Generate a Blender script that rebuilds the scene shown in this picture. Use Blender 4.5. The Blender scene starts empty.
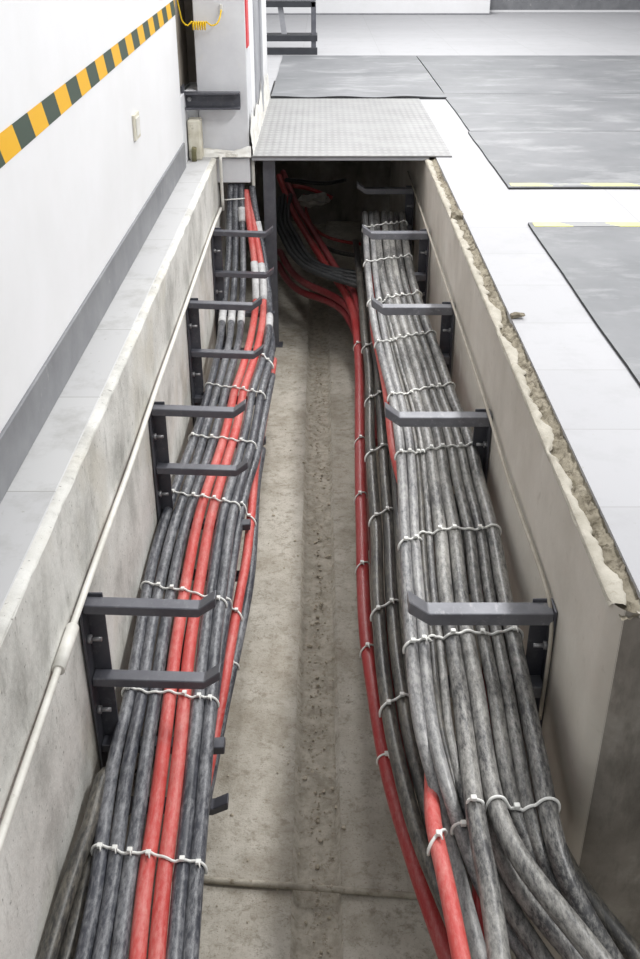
import bpy, bmesh, math, random
from mathutils import Vector, noise
random.seed(7)
SC = bpy.context.scene
COL = SC.collection
# ------------------------------------------------------------------ camera
CAM_H, F = 1.30, 1000.0
PITCH = math.atan(554.5 / F)
SP, CP = math.sin(PITCH), math.cos(PITCH)
cd = bpy.data.cameras.new('camera'); cam = bpy.data.objects.new('camera', cd); COL.objects.link(cam)
cd.sensor_fit = 'VERTICAL'; cd.sensor_height = 36.0; cd.lens = 36.0 * F / 959.0
cd.clip_start = 0.05; cd.clip_end = 100
cam.location = (0, 0, CAM_H); cam.rotation_euler = (math.pi / 2 - PITCH, 0, 0)
SC.camera = cam


def ray(px, py):
    u, v = (px - 320) / F, (479.5 - py) / F
    return Vector((u, CP + v * SP, -SP + v * CP))


def at(px, py, z):          # the point of the level plane at height z seen along that line
    r = ray(px, py); t = (z - CAM_H) / r.z
    return Vector((r.x * t, r.y * t, z))


def atX(px, py, X):
    r = ray(px, py); t = X / r.x
    return Vector((X, r.y * t, CAM_H + r.z * t))


def atY(px, py, Y):
    r = ray(px, py); t = Y / r.y
    return Vector((r.x * t, Y, CAM_H + r.z * t))


# ------------------------------------------------------------------ materials
def srgb(r, g, b):
    f = lambda c: (c / 255 / 12.92) if c / 255 <= .04045 else ((c / 255 + .055) / 1.055) ** 2.4
    return (f(r), f(g), f(b), 1)


class NT:
    def __init__(s, name):
        m = bpy.data.materials.new(name); m.use_nodes = True
        s.m = m; s.t = m.node_tree; s.n = s.t.nodes; s.b = s.n['Principled BSDF']
        s.tc = s.n.new('ShaderNodeTexCoord')

    def link(s, a, b): s.t.links.new(a, b)

    def coords(s, scale=(1, 1, 1), space='Object', rnd=False):
        mp = s.n.new('ShaderNodeMapping'); mp.inputs['Scale'].default_value = scale
        s.link(s.tc.outputs[space], mp.inputs['Vector'])
        if rnd:
            oi = s.n.new('ShaderNodeObjectInfo'); mu = s.n.new('ShaderNodeMath'); mu.operation = 'MULTIPLY'
            mu.inputs[1].default_value = 37.0; s.link(oi.outputs['Random'], mu.inputs[0])
            s.link(mu.outputs[0], mp.inputs['Location'])
        return mp.outputs['Vector']

    def noise(s, vec, scale, detail=6, rough=.6, dist=0):
        k = s.n.new('ShaderNodeTexNoise'); k.inputs['Scale'].default_value = scale
        k.inputs['Detail'].default_value = detail; k.inputs['Roughness'].default_value = rough
        k.inputs['Distortion'].default_value = dist
        s.link(vec, k.inputs['Vector']); return k.outputs['Fac']

    def ramp(s, fac, stops):
        r = s.n.new('ShaderNodeValToRGB'); e = r.color_ramp.elements
        while len(e) < len(stops): e.new(.5)
        for i, (p, c) in enumerate(stops): e[i].position = p; e[i].color = c
        s.link(fac, r.inputs['Fac']); return r.outputs['Color']

    def mix(s, fac, a, b, mode='MIX'):
        k = s.n.new('ShaderNodeMix'); k.data_type = 'RGBA'; k.blend_type = mode
        for sock, v in ((k.inputs[0], fac), (k.inputs[6], a), (k.inputs[7], b)):
            if hasattr(v, 'links') or isinstance(v, bpy.types.NodeSocket): s.link(v, sock)
            else: sock.default_value = v
        return k.outputs[2]

    def bump(s, h, strength=.3, dist=.01):
        k = s.n.new('ShaderNodeBump'); k.inputs['Strength'].default_value = strength
        k.inputs['Distance'].default_value = dist
        s.link(h, k.inputs['Height']); s.link(k.outputs[0], s.b.inputs['Normal'])

    def out(s, col, rough=.7, metal=0, spec=.4):
        if isinstance(col, bpy.types.NodeSocket): s.link(col, s.b.inputs['Base Color'])
        else: s.b.inputs['Base Color'].default_value = col
        s.b.inputs['Roughness'].default_value = rough; s.b.inputs['Metallic'].default_value = metal
        s.b.inputs['Specular IOR Level'].default_value = spec
        return s.m


BK, WH = (0, 0, 0, 1), (1, 1, 1, 1)


def mottled(name, c1, c2, scale=6, rough=.8, lo=.35, hi=.65, spots=None, spot_scale=25, bump=.2, spec=.3, stretch=(1, 1, 1), metal=0, fine=.5):
    k = NT(name); v = k.coords(stretch, rnd=True)
    n = k.noise(v, scale, 8, .65)
    c = k.ramp(n, [(lo, c1), (hi, c2)])
    if spots:
        n2 = k.noise(v, spot_scale, 5, .7)
        c = k.mix(k.ramp(n2, [(fine, BK), (fine + .14, WH)]), c, spots)
    if bump: k.bump(k.noise(v, scale * 12, 6, .7), bump, .004)
    return k.out(c, rough, metal, spec)


M = {}
M['wall'] = mottled('wall_paint', srgb(230, 230, 231), srgb(236, 236, 238), 2, .55, bump=.03)
M['plaster'] = mottled('rough_white_plaster', srgb(214, 211, 203), srgb(238, 237, 233), 9, .85, bump=.5, spots=srgb(180, 176, 166), spot_scale=14, fine=.6)
M['column'] = mottled('column_paint', srgb(208, 209, 213), srgb(222, 223, 226), 4, .6, bump=.12, spots=srgb(215, 215, 215), spot_scale=9, fine=.6)
M['grey_tile'] = mottled('dark_skirting_tile', srgb(118, 119, 123), srgb(136, 137, 140), 5, .5, spots=srgb(165, 165, 165), spot_scale=8, fine=.62, bump=.05)
M['concrete'] = None
k = NT('left_concrete'); v = k.coords()
c = k.ramp(k.noise(v, 3.2, 9, .68), [(.3, srgb(164, 163, 158)), (.5, srgb(210, 209, 204)), (.7, srgb(230, 229, 225))])
c = k.mix(k.ramp(k.noise(v, 1.5, 4, .6, .6), [(.52, BK), (.7, (.55, .55, .55, 1))]), c, srgb(186, 178, 158))
c = k.mix(k.ramp(k.noise(k.coords((1, 1, .35)), 9, 7, .75), [(.56, BK), (.74, (.7, .7, .7, 1))]), c, srgb(132, 130, 124))
c = k.mix(k.ramp(k.noise(v, 60, 3, .6), [(.64, BK), (.72, (.7, .7, .7, 1))]), c, srgb(110, 108, 103))
k.bump(k.noise(v, 40, 8, .7), .45, .006); M['concrete'] = k.out(c, .9, 0, .2)
k = NT('right_plaster'); v = k.coords()
c = k.ramp(k.noise(v, 2.2, 7, .6), [(.32, srgb(182, 176, 166)), (.66, srgb(206, 201, 192))])
c = k.mix(k.ramp(k.noise(v, 14, 5, .7), [(.6, BK), (.75, (.5, .5, .5, 1))]), c, srgb(150, 143, 131))
c = k.mix(k.ramp(k.noise(k.coords((1, 1, .5)), 5, 3, .5), [(.66, BK), (.7, (.6, .6, .6, 1))]), c, srgb(208, 204, 196))
k.bump(k.noise(v, 22, 7, .65), .25, .006); M['rwall'] = k.out(c, .85, 0, .2)
k = NT('shaded_damp_concrete'); v = k.coords()  # stained and damp, but the dark tones also paint in this wall's shade
c = k.ramp(k.noise(v, 3, 8, .65), [(.3, srgb(108, 103, 96)), (.55, srgb(140, 135, 128)), (.75, srgb(176, 171, 163))])
c = k.mix(k.ramp(k.noise(k.coords((1, 1, .3)), 7, 6, .7), [(.52, BK), (.7, (.7, .7, .7, 1))]), c, srgb(86, 82, 76))
k.bump(k.noise(v, 30, 8, .7), .35, .006); M['pitwall'] = k.out(c, .9, 0, .2)
k = NT('trench_floor_concrete'); v = k.coords()
c = k.ramp(k.noise(v, 4, 9, .7), [(.3, srgb(152, 145, 132)), (.5, srgb(184, 178, 167)), (.7, srgb(206, 201, 191))])
c = k.mix(k.ramp(k.noise(v, 26, 8, .75), [(.5, BK), (.66, (.8, .8, .8, 1))]), c, srgb(138, 130, 116))
c = k.mix(k.ramp(k.noise(v, 1.3, 5, .6), [(.52, BK), (.66, (.5, .5, .5, 1))]), c, srgb(150, 141, 126))
c = k.mix(k.ramp(k.noise(v, 150, 3, .6), [(.6, BK), (.7, (.6, .6, .6, 1))]), c, srgb(120, 110, 94))
k.bump(k.noise(v, 70, 8, .7), .7, .008); M['tfloor'] = k.out(c, .95, 0, .15)
M['dirt'] = mottled('sandy_dirt', srgb(156, 149, 136), srgb(194, 187, 174), 22, .95, bump=.8, spots=srgb(136, 126, 109), spot_scale=45, fine=.55, spec=.1)
M['crumb'] = mottled('pale_dirt_crumb', srgb(172, 162, 144), srgb(196, 186, 170), 30, .95, bump=.4, spec=.1)
M['aggregate'] = mottled('broken_screed', srgb(122, 115, 100), srgb(156, 149, 134), 20, .95, bump=.8, spots=srgb(92, 85, 73), spot_scale=30, fine=.5, spec=.1)
M['lip'] = mottled('chipped_plaster_lip', srgb(160, 155, 143), srgb(182, 177, 166), 12, .9, bump=.6, spots=srgb(138, 131, 117), spot_scale=22, fine=.58, spec=.1)
# tiles
def tile_mat(name, c1, c2, joint, sx, sy, off=(0, 0, 0), dirt=None, rough=.45):
    k = NT(name); mp = k.n.new('ShaderNodeMapping'); mp.inputs['Location'].default_value = off
    k.link(k.tc.outputs['Object'], mp.inputs['Vector'])
    b = k.n.new('ShaderNodeTexBrick'); b.offset = 0; b.inputs['Scale'].default_value = 1
    b.inputs['Brick Width'].default_value = sx; b.inputs['Row Height'].default_value = sy
    b.inputs['Mortar Size'].default_value = .0022; b.inputs['Mortar Smooth'].default_value = .3
    b.inputs['Color1'].default_value = c1; b.inputs['Color2'].default_value = c2; b.inputs['Mortar'].default_value = joint
    k.link(mp.outputs[0], b.inputs['Vector']); c = b.outputs['Color']
    if dirt:
        v = k.coords()
        c = k.mix(k.ramp(k.noise(v, 5, 7, .7), [(.5, BK), (.72, (.7, .7, .7, 1))]), c, dirt)
        c = k.mix(k.ramp(k.noise(v, 38, 3, .6), [(.68, BK), (.74, (.6, .6, .6, 1))]), c, srgb(150, 148, 142))
    return k.out(c, rough, 0, .4)
M['tile'] = tile_mat('white_floor_tile', srgb(163, 163, 166), srgb(167, 167, 170), srgb(144, 144, 144), .9, .45, (.2, .05, 0), srgb(155, 155, 157), .7)
M['ledge'] = tile_mat('grey_ledge_tile', srgb(186, 186, 187), srgb(193, 193, 193), srgb(150, 149, 146), .6, .6, (1.14, .12, 0), srgb(156, 155, 152), .6)
def steel(name, c1, c2, rough=.42, wear=None):
    k = NT(name); v = k.coords(rnd=True)
    c = k.ramp(k.noise(v, 12, 6, .6), [(.35, c1), (.65, c2)])
    if wear: c = k.mix(k.ramp(k.noise(k.coords((1, .4, 1), rnd=True), 42, 6, .75), [(.55, BK), (.72, (.8, .8, .8, 1))]), c, wear)
    k.bump(k.noise(v, 90, 3, .5), .06, .002); return k.out(c, rough, .25, .7)
M['steel'] = steel('grey_painted_steel', srgb(84, 85, 93), srgb(98, 99, 106), .4, srgb(118, 118, 122))
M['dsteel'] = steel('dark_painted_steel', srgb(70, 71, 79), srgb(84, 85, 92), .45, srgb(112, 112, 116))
M['steel_sheen_worn'] = steel('sheen_worn_grey_steel', srgb(104, 105, 112), srgb(122, 123, 129), .36, srgb(158, 158, 160))  # lighter base paints in the sheen on the right arms; pale streaks are wear
M['black_steel'] = steel('charcoal_steel', srgb(44, 46, 52), srgb(54, 56, 62), .5)
M['bolt'] = steel('zinc_bolt', srgb(130, 130, 132), srgb(160, 160, 162), .35)
def cable_mat(name, base, base2, dust, amount=.5, rough=.38):
    k = NT(name); v = k.coords((1, .35, 1), rnd=True)
    c = k.ramp(k.noise(v, 12, 5, .6), [(.35, base), (.65, base2)])
    patch = k.noise(k.coords((1, .4, 1), rnd=True), 7, 4, .6)
    fine = k.noise(k.coords((1, .3, 1), rnd=True), 100, 8, .8)
    ad = k.n.new('ShaderNodeMath'); ad.operation = 'MULTIPLY_ADD'; k.link(patch, ad.inputs[0]); ad.inputs[1].default_value = .55; k.link(fine, ad.inputs[2])
    c = k.mix(k.ramp(ad.outputs[0], [(amount + .14, BK), (min(1, amount + .42), (.9, .9, .9, 1))]), c, dust)
    n2 = k.noise(k.coords((1, .10, 1), rnd=True), 90, 5, .7)
    c = k.mix(k.ramp(n2, [(.54, BK), (.72, (.45, .45, .45, 1))]), c, dust)
    k.bump(k.noise(v, 70, 4, .6), .12, .002); return k.out(c, rough, 0, .5)
M['cab_left'] = cable_mat('dusty_blue_black_sheath', srgb(50, 52, 59), srgb(68, 70, 78), srgb(150, 151, 154), .56)
M['cab_right'] = cable_mat('dusty_grey_black_sheath', srgb(46, 46, 48), srgb(66, 66, 68), srgb(164, 162, 157), .53)
M['cab_pale'] = cable_mat('dust_coated_sheath', srgb(66, 67, 72), srgb(86, 87, 92), srgb(170, 169, 167), .48)
M['cab_dark'] = cable_mat('grimy_black_sheath', srgb(42, 42, 42), srgb(58, 57, 56), srgb(124, 119, 109), .57)
M['cab_black'] = cable_mat('plain_black_sheath', srgb(40, 41, 43), srgb(52, 53, 55), srgb(90, 90, 90), .62)
M['red'] = cable_mat('red_sheath', srgb(184, 62, 58), srgb(196, 76, 71), srgb(206, 132, 125), .56, .5)
M['red_dusty'] = cable_mat('dusty_red_sheath', srgb(150, 40, 42), srgb(164, 50, 51), srgb(168, 98, 95), .6, .45)
M['red_shaded'] = cable_mat('shaded_red_sheath', srgb(122, 36, 42), srgb(138, 46, 50), srgb(158, 96, 96), .58, .45)  # red sheath coloured darker to paint in the shade under the cover plate
M['tie'] = mottled('white_nylon', srgb(222, 222, 218), srgb(238, 238, 234), 20, .4, bump=0)
M['pvc'] = mottled('off_white_pvc', srgb(206, 204, 196), srgb(228, 226, 220), 10, .45, bump=.02, spots=srgb(170, 166, 156), spot_scale=30, fine=.62)
M['beige_wire'] = mottled('beige_wire', srgb(158, 151, 138), srgb(184, 178, 166), 15, .6, bump=0)
M['tape_white'] = mottled('white_tape', srgb(178, 178, 179), srgb(212, 212, 212), 25, .5, bump=.05)
M['mat'] = None
k = NT('rubber_mat'); v = k.coords(rnd=True)
c = k.ramp(k.noise(v, 1.3, 7, .65), [(.35, srgb(100, 102, 105)), (.68, srgb(122, 123, 126))])
c = k.mix(k.ramp(k.noise(k.coords((.5, 1, 1), rnd=True), 3.5, 6, .7), [(.52, BK), (.70, (.8, .8, .8, 1))]), c, srgb(146, 147, 149))
k.bump(k.noise(v, 120, 2, .5), .1, .002); M['mat'] = k.out(c, .55, 0, .35)
M['mat_edge'] = mottled('black_rubber_edge', srgb(46, 47, 48), srgb(60, 61, 62), 10, .7, bump=.05)
def stripes(name, c1, c2, period, ax='Y', slant=0.0, slant_ax='Z', duty=.5, off=0.0, worn=None):
    k = NT(name); sx = k.n.new('ShaderNodeSeparateXYZ'); k.link(k.tc.outputs['Object'], sx.inputs[0])
    def mth(op, a, b):
        n = k.n.new('ShaderNodeMath'); n.operation = op
        for i, q in enumerate((a, b)):
            if isinstance(q, bpy.types.NodeSocket): k.link(q, n.inputs[i])
            else: n.inputs[i].default_value = q
        return n.outputs[0]
    s = mth('ADD', sx.outputs[ax], mth('MULTIPLY', sx.outputs[slant_ax], slant))
    fr = mth('FRACT', mth('DIVIDE', mth('ADD', s, off + 100 * period), period), 0)
    c = k.mix(mth('LESS_THAN', fr, duty), c2, c1)
    if worn: c = k.mix(k.ramp(k.noise(k.coords(), 9, 6, .7), [(.5, BK), (.7, (.6, .6, .6, 1))]), c, worn)
    return k.out(c, .5, 0, .4)
M['hazard'] = stripes('yellow_green_hazard_stripes', srgb(236, 180, 30), srgb(62, 78, 66), .335, 'Y', .75)
M['yellow_dash'] = stripes('worn_yellow_dashes', srgb(232, 230, 132), srgb(140, 141, 142), .50, 'X', .9, 'Y', .55, 0, srgb(200, 200, 160))
k = NT('chequer_plate_steel'); v = k.coords()
c = k.ramp(k.noise(v, 3, 6, .6), [(.35, srgb(116, 116, 116)), (.68, srgb(136, 136, 136))])
w = k.n.new('ShaderNodeTexVoronoi'); w.inputs['Scale'].default_value = 1; w.inputs['Randomness'].default_value = 0
k.link(k.coords((22, 11, 1)), w.inputs['Vector'])
c = k.mix(k.ramp(w.outputs['Distance'], [(.18, (.8, .8, .8, 1)), (.34, BK)]), c, srgb(140, 140, 140))
iv = k.n.new('ShaderNodeMath'); iv.operation = 'SUBTRACT'; iv.inputs[0].default_value = 1; k.link(w.outputs['Distance'], iv.inputs[1])
k.bump(iv.outputs[0], .35, .01); M['plate'] = k.out(c, .45, .15, .5)
M['yellow'] = mottled('yellow_plastic', srgb(232, 190, 20), srgb(242, 204, 40), 12, .4, bump=0)
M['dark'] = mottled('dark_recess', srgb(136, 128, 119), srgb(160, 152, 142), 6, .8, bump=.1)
M['grey_paint'] = mottled('grey_frame_paint', srgb(150, 151, 156), srgb(168, 169, 174), 6, .5, bump=.05)
M['redpaint'] = mottled('red_paint', srgb(206, 60, 66), srgb(220, 86, 90), 9, .5, bump=0)
M['cream'] = mottled('cream_plaster', srgb(200, 194, 176), srgb(224, 220, 206), 14, .9, bump=.4, spots=srgb(150, 144, 120), spot_scale=20, fine=.6)
M['olive'] = mottled('olive_pipe', srgb(96, 92, 66), srgb(126, 122, 92), 20, .6, bump=.05)
M['cloth'] = mottled('grey_plastic_bag', srgb(150, 146, 140), srgb(176, 172, 166), 8, .6, bump=.2)


# ------------------------------------------------------------------ mesh helpers
class MB:
    def __init__(s): s.bm = bmesh.new()

    def box(s, x0, x1, y0, y1, z0, z1, bev=0):
        bm = bmesh.new()
        bmesh.ops.create_cube(bm, size=1)
        for v in bm.verts:
            v.co = Vector(((x0 + x1) / 2 + v.co.x * (x1 - x0), (y0 + y1) / 2 + v.co.y * (y1 - y0), (z0 + z1) / 2 + v.co.z * (z1 - z0)))
        if bev: bmesh.ops.bevel(bm, geom=bm.edges[:], offset=bev, segments=2, affect='EDGES', profile=.5)
        s._add(bm); return s

    def _add(s, bm):
        me = bpy.data.meshes.new('t'); bm.to_mesh(me); bm.free(); s.bm.from_mesh(me); bpy.data.meshes.remove(me)

    def prism(s, poly, y0, y1, bev=0, axis='Y'):
        """extrude an XZ outline along Y (or an XY outline along Z when axis == 'Z')"""
        bm = bmesh.new()
        f = (lambda p, q: (p[0], q, p[1])) if axis == 'Y' else (lambda p, q: (p[0], p[1], q))
        a = [bm.verts.new(f(p, y0)) for p in poly]; b = [bm.verts.new(f(p, y1)) for p in poly]
        n = len(poly)
        bm.faces.new(a); bm.faces.new(b[::-1])
        for i in range(n): bm.faces.new((a[i], b[i], b[(i + 1) % n], a[(i + 1) % n]))
        bmesh.ops.recalc_face_normals(bm, faces=bm.faces[:])
        if bev: bmesh.ops.bevel(bm, geom=bm.edges[:], offset=bev, segments=1, affect='EDGES')
        s._add(bm); return s

    def tube(s, pts, r, seg=12, cap=True, flat=1.0):
        pts = [Vector(p) for p in pts]; n = len(pts); rings = []
        rr = r if isinstance(r, (list, tuple)) else [r] * n
        up = Vector((0, 0, 1)); prev = None
        for i, p in enumerate(pts):
            t = (pts[min(i + 1, n - 1)] - pts[max(i - 1, 0)]).normalized()
            if prev is None:
                ref = up if abs(t.z) < .9 else Vector((1, 0, 0))
                u = t.cross(ref).normalized()
            else:
                u = (prev - t * prev.dot(t)).normalized()
            prev = u; w = u.cross(t)
            rings.append([s.bm.verts.new(p + (u * math.cos(a) + w * math.sin(a) * flat) * rr[i]) for a in (2 * math.pi * j / seg for j in range(seg))])
        for i in range(n - 1):
            for j in range(seg):
                f = s.bm.faces.new((rings[i][j], rings[i][(j + 1) % seg], rings[i + 1][(j + 1) % seg], rings[i + 1][j])); f.smooth = True
        if cap:
            s.bm.faces.new(rings[0][::-1]); s.bm.faces.new(rings[-1])
        return s

    def grid(s, fn, nu, nv, smooth=True):
        vs = [[s.bm.verts.new(fn(i / nu, j / nv)) for j in range(nv + 1)] for i in range(nu + 1)]
        for i in range(nu):
            for j in range(nv):
                f = s.bm.faces.new((vs[i][j], vs[i + 1][j], vs[i + 1][j + 1], vs[i][j + 1])); f.smooth = smooth
        return s

    def blob(s, c, r, seed, sub=1, sq=(1, 1, 1), amp=.35):
        bm = bmesh.new(); bmesh.ops.create_icosphere(bm, subdivisions=sub, radius=1)
        for v in bm.verts:
            k = 1 + amp * noise.noise(v.co * 1.7 + Vector((seed * 3.1, seed * 1.7, 0)))
            v.co = Vector((c[0] + v.co.x * k * r * sq[0], c[1] + v.co.y * k * r * sq[1], c[2] + v.co.z * k * r * sq[2]))
        s._add(bm); return s

    def build(s, name, mat, parent=None, origin=None, world=False):
        me = bpy.data.meshes.new(name)
        bmesh.ops.recalc_face_normals(s.bm, faces=s.bm.faces[:])
        if world: o0 = Vector((0, 0, 0))
        elif origin is not None: o0 = Vector(origin)
        elif parent is not None: o0 = parent.location.copy() if parent.parent is None else parent.location + parent.parent.location
        else:
            co = [v.co for v in s.bm.verts]
            o0 = Vector(((min(c.x for c in co) + max(c.x for c in co)) / 2, (min(c.y for c in co) + max(c.y for c in co)) / 2, min(c.z for c in co)))
        for v in s.bm.verts: v.co -= o0
        s.bm.to_mesh(me); s.bm.free()
        o = bpy.data.objects.new(name, me); COL.objects.link(o); me.materials.append(mat)
        if parent is not None: o.parent = parent
        else: o.location = o0
        return o


def tag(o, label=None, cat=None, group=None, kind=None):
    if label: o['label'] = label
    if cat: o['category'] = cat
    if group: o['group'] = group
    if kind: o['kind'] = kind
    return o


def struct(o): o['kind'] = 'structure'; return o


def empty(name, loc):
    o = bpy.data.objects.new(name, None); COL.objects.link(o); o.location = loc; o.empty_display_size = .05; return o


def copy_tree(o, parent=None):
    c = o.copy(); COL.objects.link(c)
    if parent is not None: c.parent = parent
    for ch in [q for q in SC.objects if q.parent == o]: copy_tree(ch, c)
    return c


def catmull(P, step=.04):
    P = [Vector(p) for p in P]
    P = [P[0] * 2 - P[1]] + P + [P[-1] * 2 - P[-2]]
    out = []
    for i in range(1, len(P) - 2):
        p0, p1, p2, p3 = P[i - 1], P[i], P[i + 1], P[i + 2]
        a = max((p1 - p0).length, 1e-4) ** .5; b = max((p2 - p1).length, 1e-4) ** .5; c = max((p3 - p2).length, 1e-4) ** .5
        m1 = (p2 - p1) + ((p1 - p0) / a - (p2 - p0) / (a + b)) * b
        m2 = (p2 - p1) + ((p3 - p2) / c - (p3 - p1) / (b + c)) * b
        n = max(2, int((p2 - p1).length / step))
        for j in range(n):
            t = j / n
            out.append(p1 * (2 * t**3 - 3 * t**2 + 1) + m1 * (t**3 - 2 * t**2 + t) + p2 * (-2 * t**3 + 3 * t**2) + m2 * (t**3 - t**2))
    out.append(P[-2]); return out


def smooth(P, k=3):
    for _ in range(k):
        P = [P[0]] + [(P[i - 1] + P[i] * 2 + P[i + 1]) / 4 for i in range(1, len(P) - 1)] + [P[-1]]
    return P


# ------------------------------------------------------------------ setting
XW = .645           # right trench wall
XWL = .665          # left trench wall
XL = -.832          # left room wall
ZF = -1.33          # trench floor
DC = 1.76           # where the right trench wall turns a corner
YB = 10.2           # far end of the trench
# trench floor with a shallow sandy runnel down the middle
def nz(x, y, s, a): return a * noise.fractal(Vector((x * s, y * s, 0)), 1.0, 2.0, 4)
def gx(i):
    xs = [-.70, -.55, -.4, -.28, -.18, -.115, -.095, -.088, -.07, -.045, -.02, .01, .035, .055, .068, .076, .1, .17, .28, .4, .55, .66]
    return xs[i]
def tf(u, v):
    x = gx(round(u * 21)); y = -1.2 + 11.6 * v
    inn = -.0875 < x < .0675
    z = ZF + (-.028 + nz(x, y, 14, .012) if inn else nz(x, y, 5, .003))
    return (x + (nz(x + 9, y, 3, .004) if abs(x) < .2 else 0), y, z)
b = MB(); b.grid(tf, 21, 420); o = b.build('floor_trench', M['tfloor'], world=True); struct(o); o.data.materials.append(M['dirt'])
for f in o.data.polygons:
    if -.082 < f.center.x < .062: f.material_index = 1
b = MB(); b.box(.6601, 2.2, -1.2, DC + .02, ZF - .1, ZF); struct(b.build('floor_pit', M['tfloor'], world=True))
# left trench wall, its tiled ledge and the room wall behind
def lw(u, v):
    y = -1.2 + 11.4 * u; z = ZF - .05 + (-.008 - ZF + .05) * v
    return (-XWL + nz(y, z, 3, .004) * (1 if v < 1 else .6), y, z)
b = MB(); b.grid(lw, 150, 18); b.box(-.9, -.68, -1.2, YB, ZF - .05, -.03); struct(b.build('wall_trench_left', M['concrete'], world=True))
b = MB(); b.box(XL - .1, -.692, -1.2, 6.9, -.03, 0, .004); struct(b.build('floor_ledge', M['ledge'], world=True))
def le(u, v):
    y = -1.2 + 8.1 * u
    return (-.693 + .030 * v + (nz(y, 3, 7, .0025) if v > .9 else 0), y, -.001 - .010 * v ** 3 + nz(y, v * .3, 12, .002) * v)
b = MB(); b.grid(le, 260, 4); struct(b.build('trim_1', M['concrete'], world=True))
b = MB(); b.box(XL - .12, XL, -1.2, 6.32, 0, 3.2); struct(b.build('wall_left', M['wall'], world=True))
b = MB(); b.box(XL, XL + .012, -1.2, 6.30, 0, .146, .003); struct(b.build('baseboard_left', M['grey_tile'], world=True))
# right trench wall: a long plastered face, a rounded corner, then the damp face of the wider pit with shade painted into its colour
RC = .07
def wx(y): return XW + .007 * (y - 2.2)
def rw(u, v):
    z = ZF - .05 + (-.012 - ZF + .05) * v
    if u < .9: y = DC + RC + (YB - DC - RC) * (1 - u / .9); return (wx(y) + nz(y, z, 2.5, .004) * min(1, (y - DC - RC) * 4), y, z)
    a = (u - .9) / .1 * math.radians(52)
    return (wx(DC + RC) + RC * (1 - math.cos(a)), DC + RC - RC * math.sin(a), z)
b = MB(); b.grid(rw, 150, 16); struct(b.build('wall_trench_right', M['rwall'], world=True))
def pw(u, v):
    z = ZF - .05 + (-.012 - ZF + .05) * v
    if u < .1:
        a = math.radians(50 + 40 * u / .1); return (wx(DC + RC) + RC * (1 - math.cos(a)), DC + RC - RC * math.sin(a), z)
    q = (u - .1) / .9; x = wx(DC + RC) + RC + 1.5 * q
    return (x, DC + nz(x, z, 3, .006) * min(1, q * 10), z)
b = MB(); b.grid(pw, 60, 16); struct(b.build('wall_pit_far', M['pitwall'], world=True))
b = MB(); b.box(2.2, 2.3, -1.2, DC + .1, ZF - .05, -.02); struct(b.build('wall_pit_right', M['pitwall'], world=True))
b = MB(); b.box(-.9, 2.3, -1.3, -1.2, ZF - .05, 0); struct(b.build('wall_pit_near', M['pitwall'], world=True))
b = MB(); b.box(-.9, .9, YB - .05, YB + .1, ZF - .05, -.03); struct(b.build('wall_trench_end', M['pitwall'], world=True))
# right floor: tiled slab, chipped screed edge, plaster lip
b = MB(); b.prism([(.712, DC + .03), (.742, 6.55), (.745, 18.9), (9, 18.9), (9, -1.2), (2.25, -1.2), (2.25, DC + .03)], -.03, 0, 0, 'Z')
b.box(.9, 9, DC + .05, 18.9, -.2, -.03); b.box(2.3, 9, -1.2, DC + .05, -.2, -.03)
b.box(-6, .7455, YB, 18.9, -.15, 0); b.box(-6, -.44, 9.0, YB, -.15, 0)
struct(b.build('floor', M['tile'], world=True))
def notch(y): return math.exp(-((y - 5.25) / .10) ** 2) + .6 * math.exp(-((y - 6.1) / .12) ** 2) + .5 * math.exp(-((y - 3.62) / .06) ** 2)
def ag(u, v):
    y = DC + 5.3 * u; x = .660 + .056 * v + nz(y, v, 16, .003) + .0066 * (y - 2)
    z = -.030 + .020 * v + nz(y * 1.0, v * .6, 18, .010) + nz(y, v * 2, 60, .004) - .035 * notch(y) * (1 - v * .4)
    return (x, y, z)
b = MB(); b.grid(ag, 900, 9)
def ag2(u, v):
    x = .68 + 1.55 * u; y = DC + .0 + .05 * v + nz(x, v + 5, 16, .004)
    return (x, y, -.012 - .02 * math.sin(math.pi * v) + nz(x, v * .5 + 7, 22, .016))
b.grid(ag2, 120, 6)
struct(b.build('trim_2', M['aggregate'], world=True))
def lip(u, v):
    y = DC + .04 + 5.3 * u; a = v * math.pi; nn = notch(y)
    w = .017 + nz(y, 1, 5, .014) + nz(y, 5, 18, .006); w = max(.006, w)
    x = wx(y) - .003 + w * (1 - math.cos(a)) + .012 * nn + nz(y, v * .3, 14, .002)
    z = -.021 + math.sin(a) * (.011 + nz(y, v * .3, 14, .006)) - .03 * nn
    return (x, y, z)
b = MB(); b.grid(lip, 900, 7)
def lip2(u, v):
    x = XW + .05 + 1.5 * u; a = v * math.pi; w = .017 + nz(x, 4, 9, .01)
    return (x, DC + .012 - w * math.cos(a), -.020 + math.sin(a) * (.008 + nz(x, v + 3, 18, .01)))
b.grid(lip2, 100, 7)
struct(b.build('trim_3', M['lip'], world=True))
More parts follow.
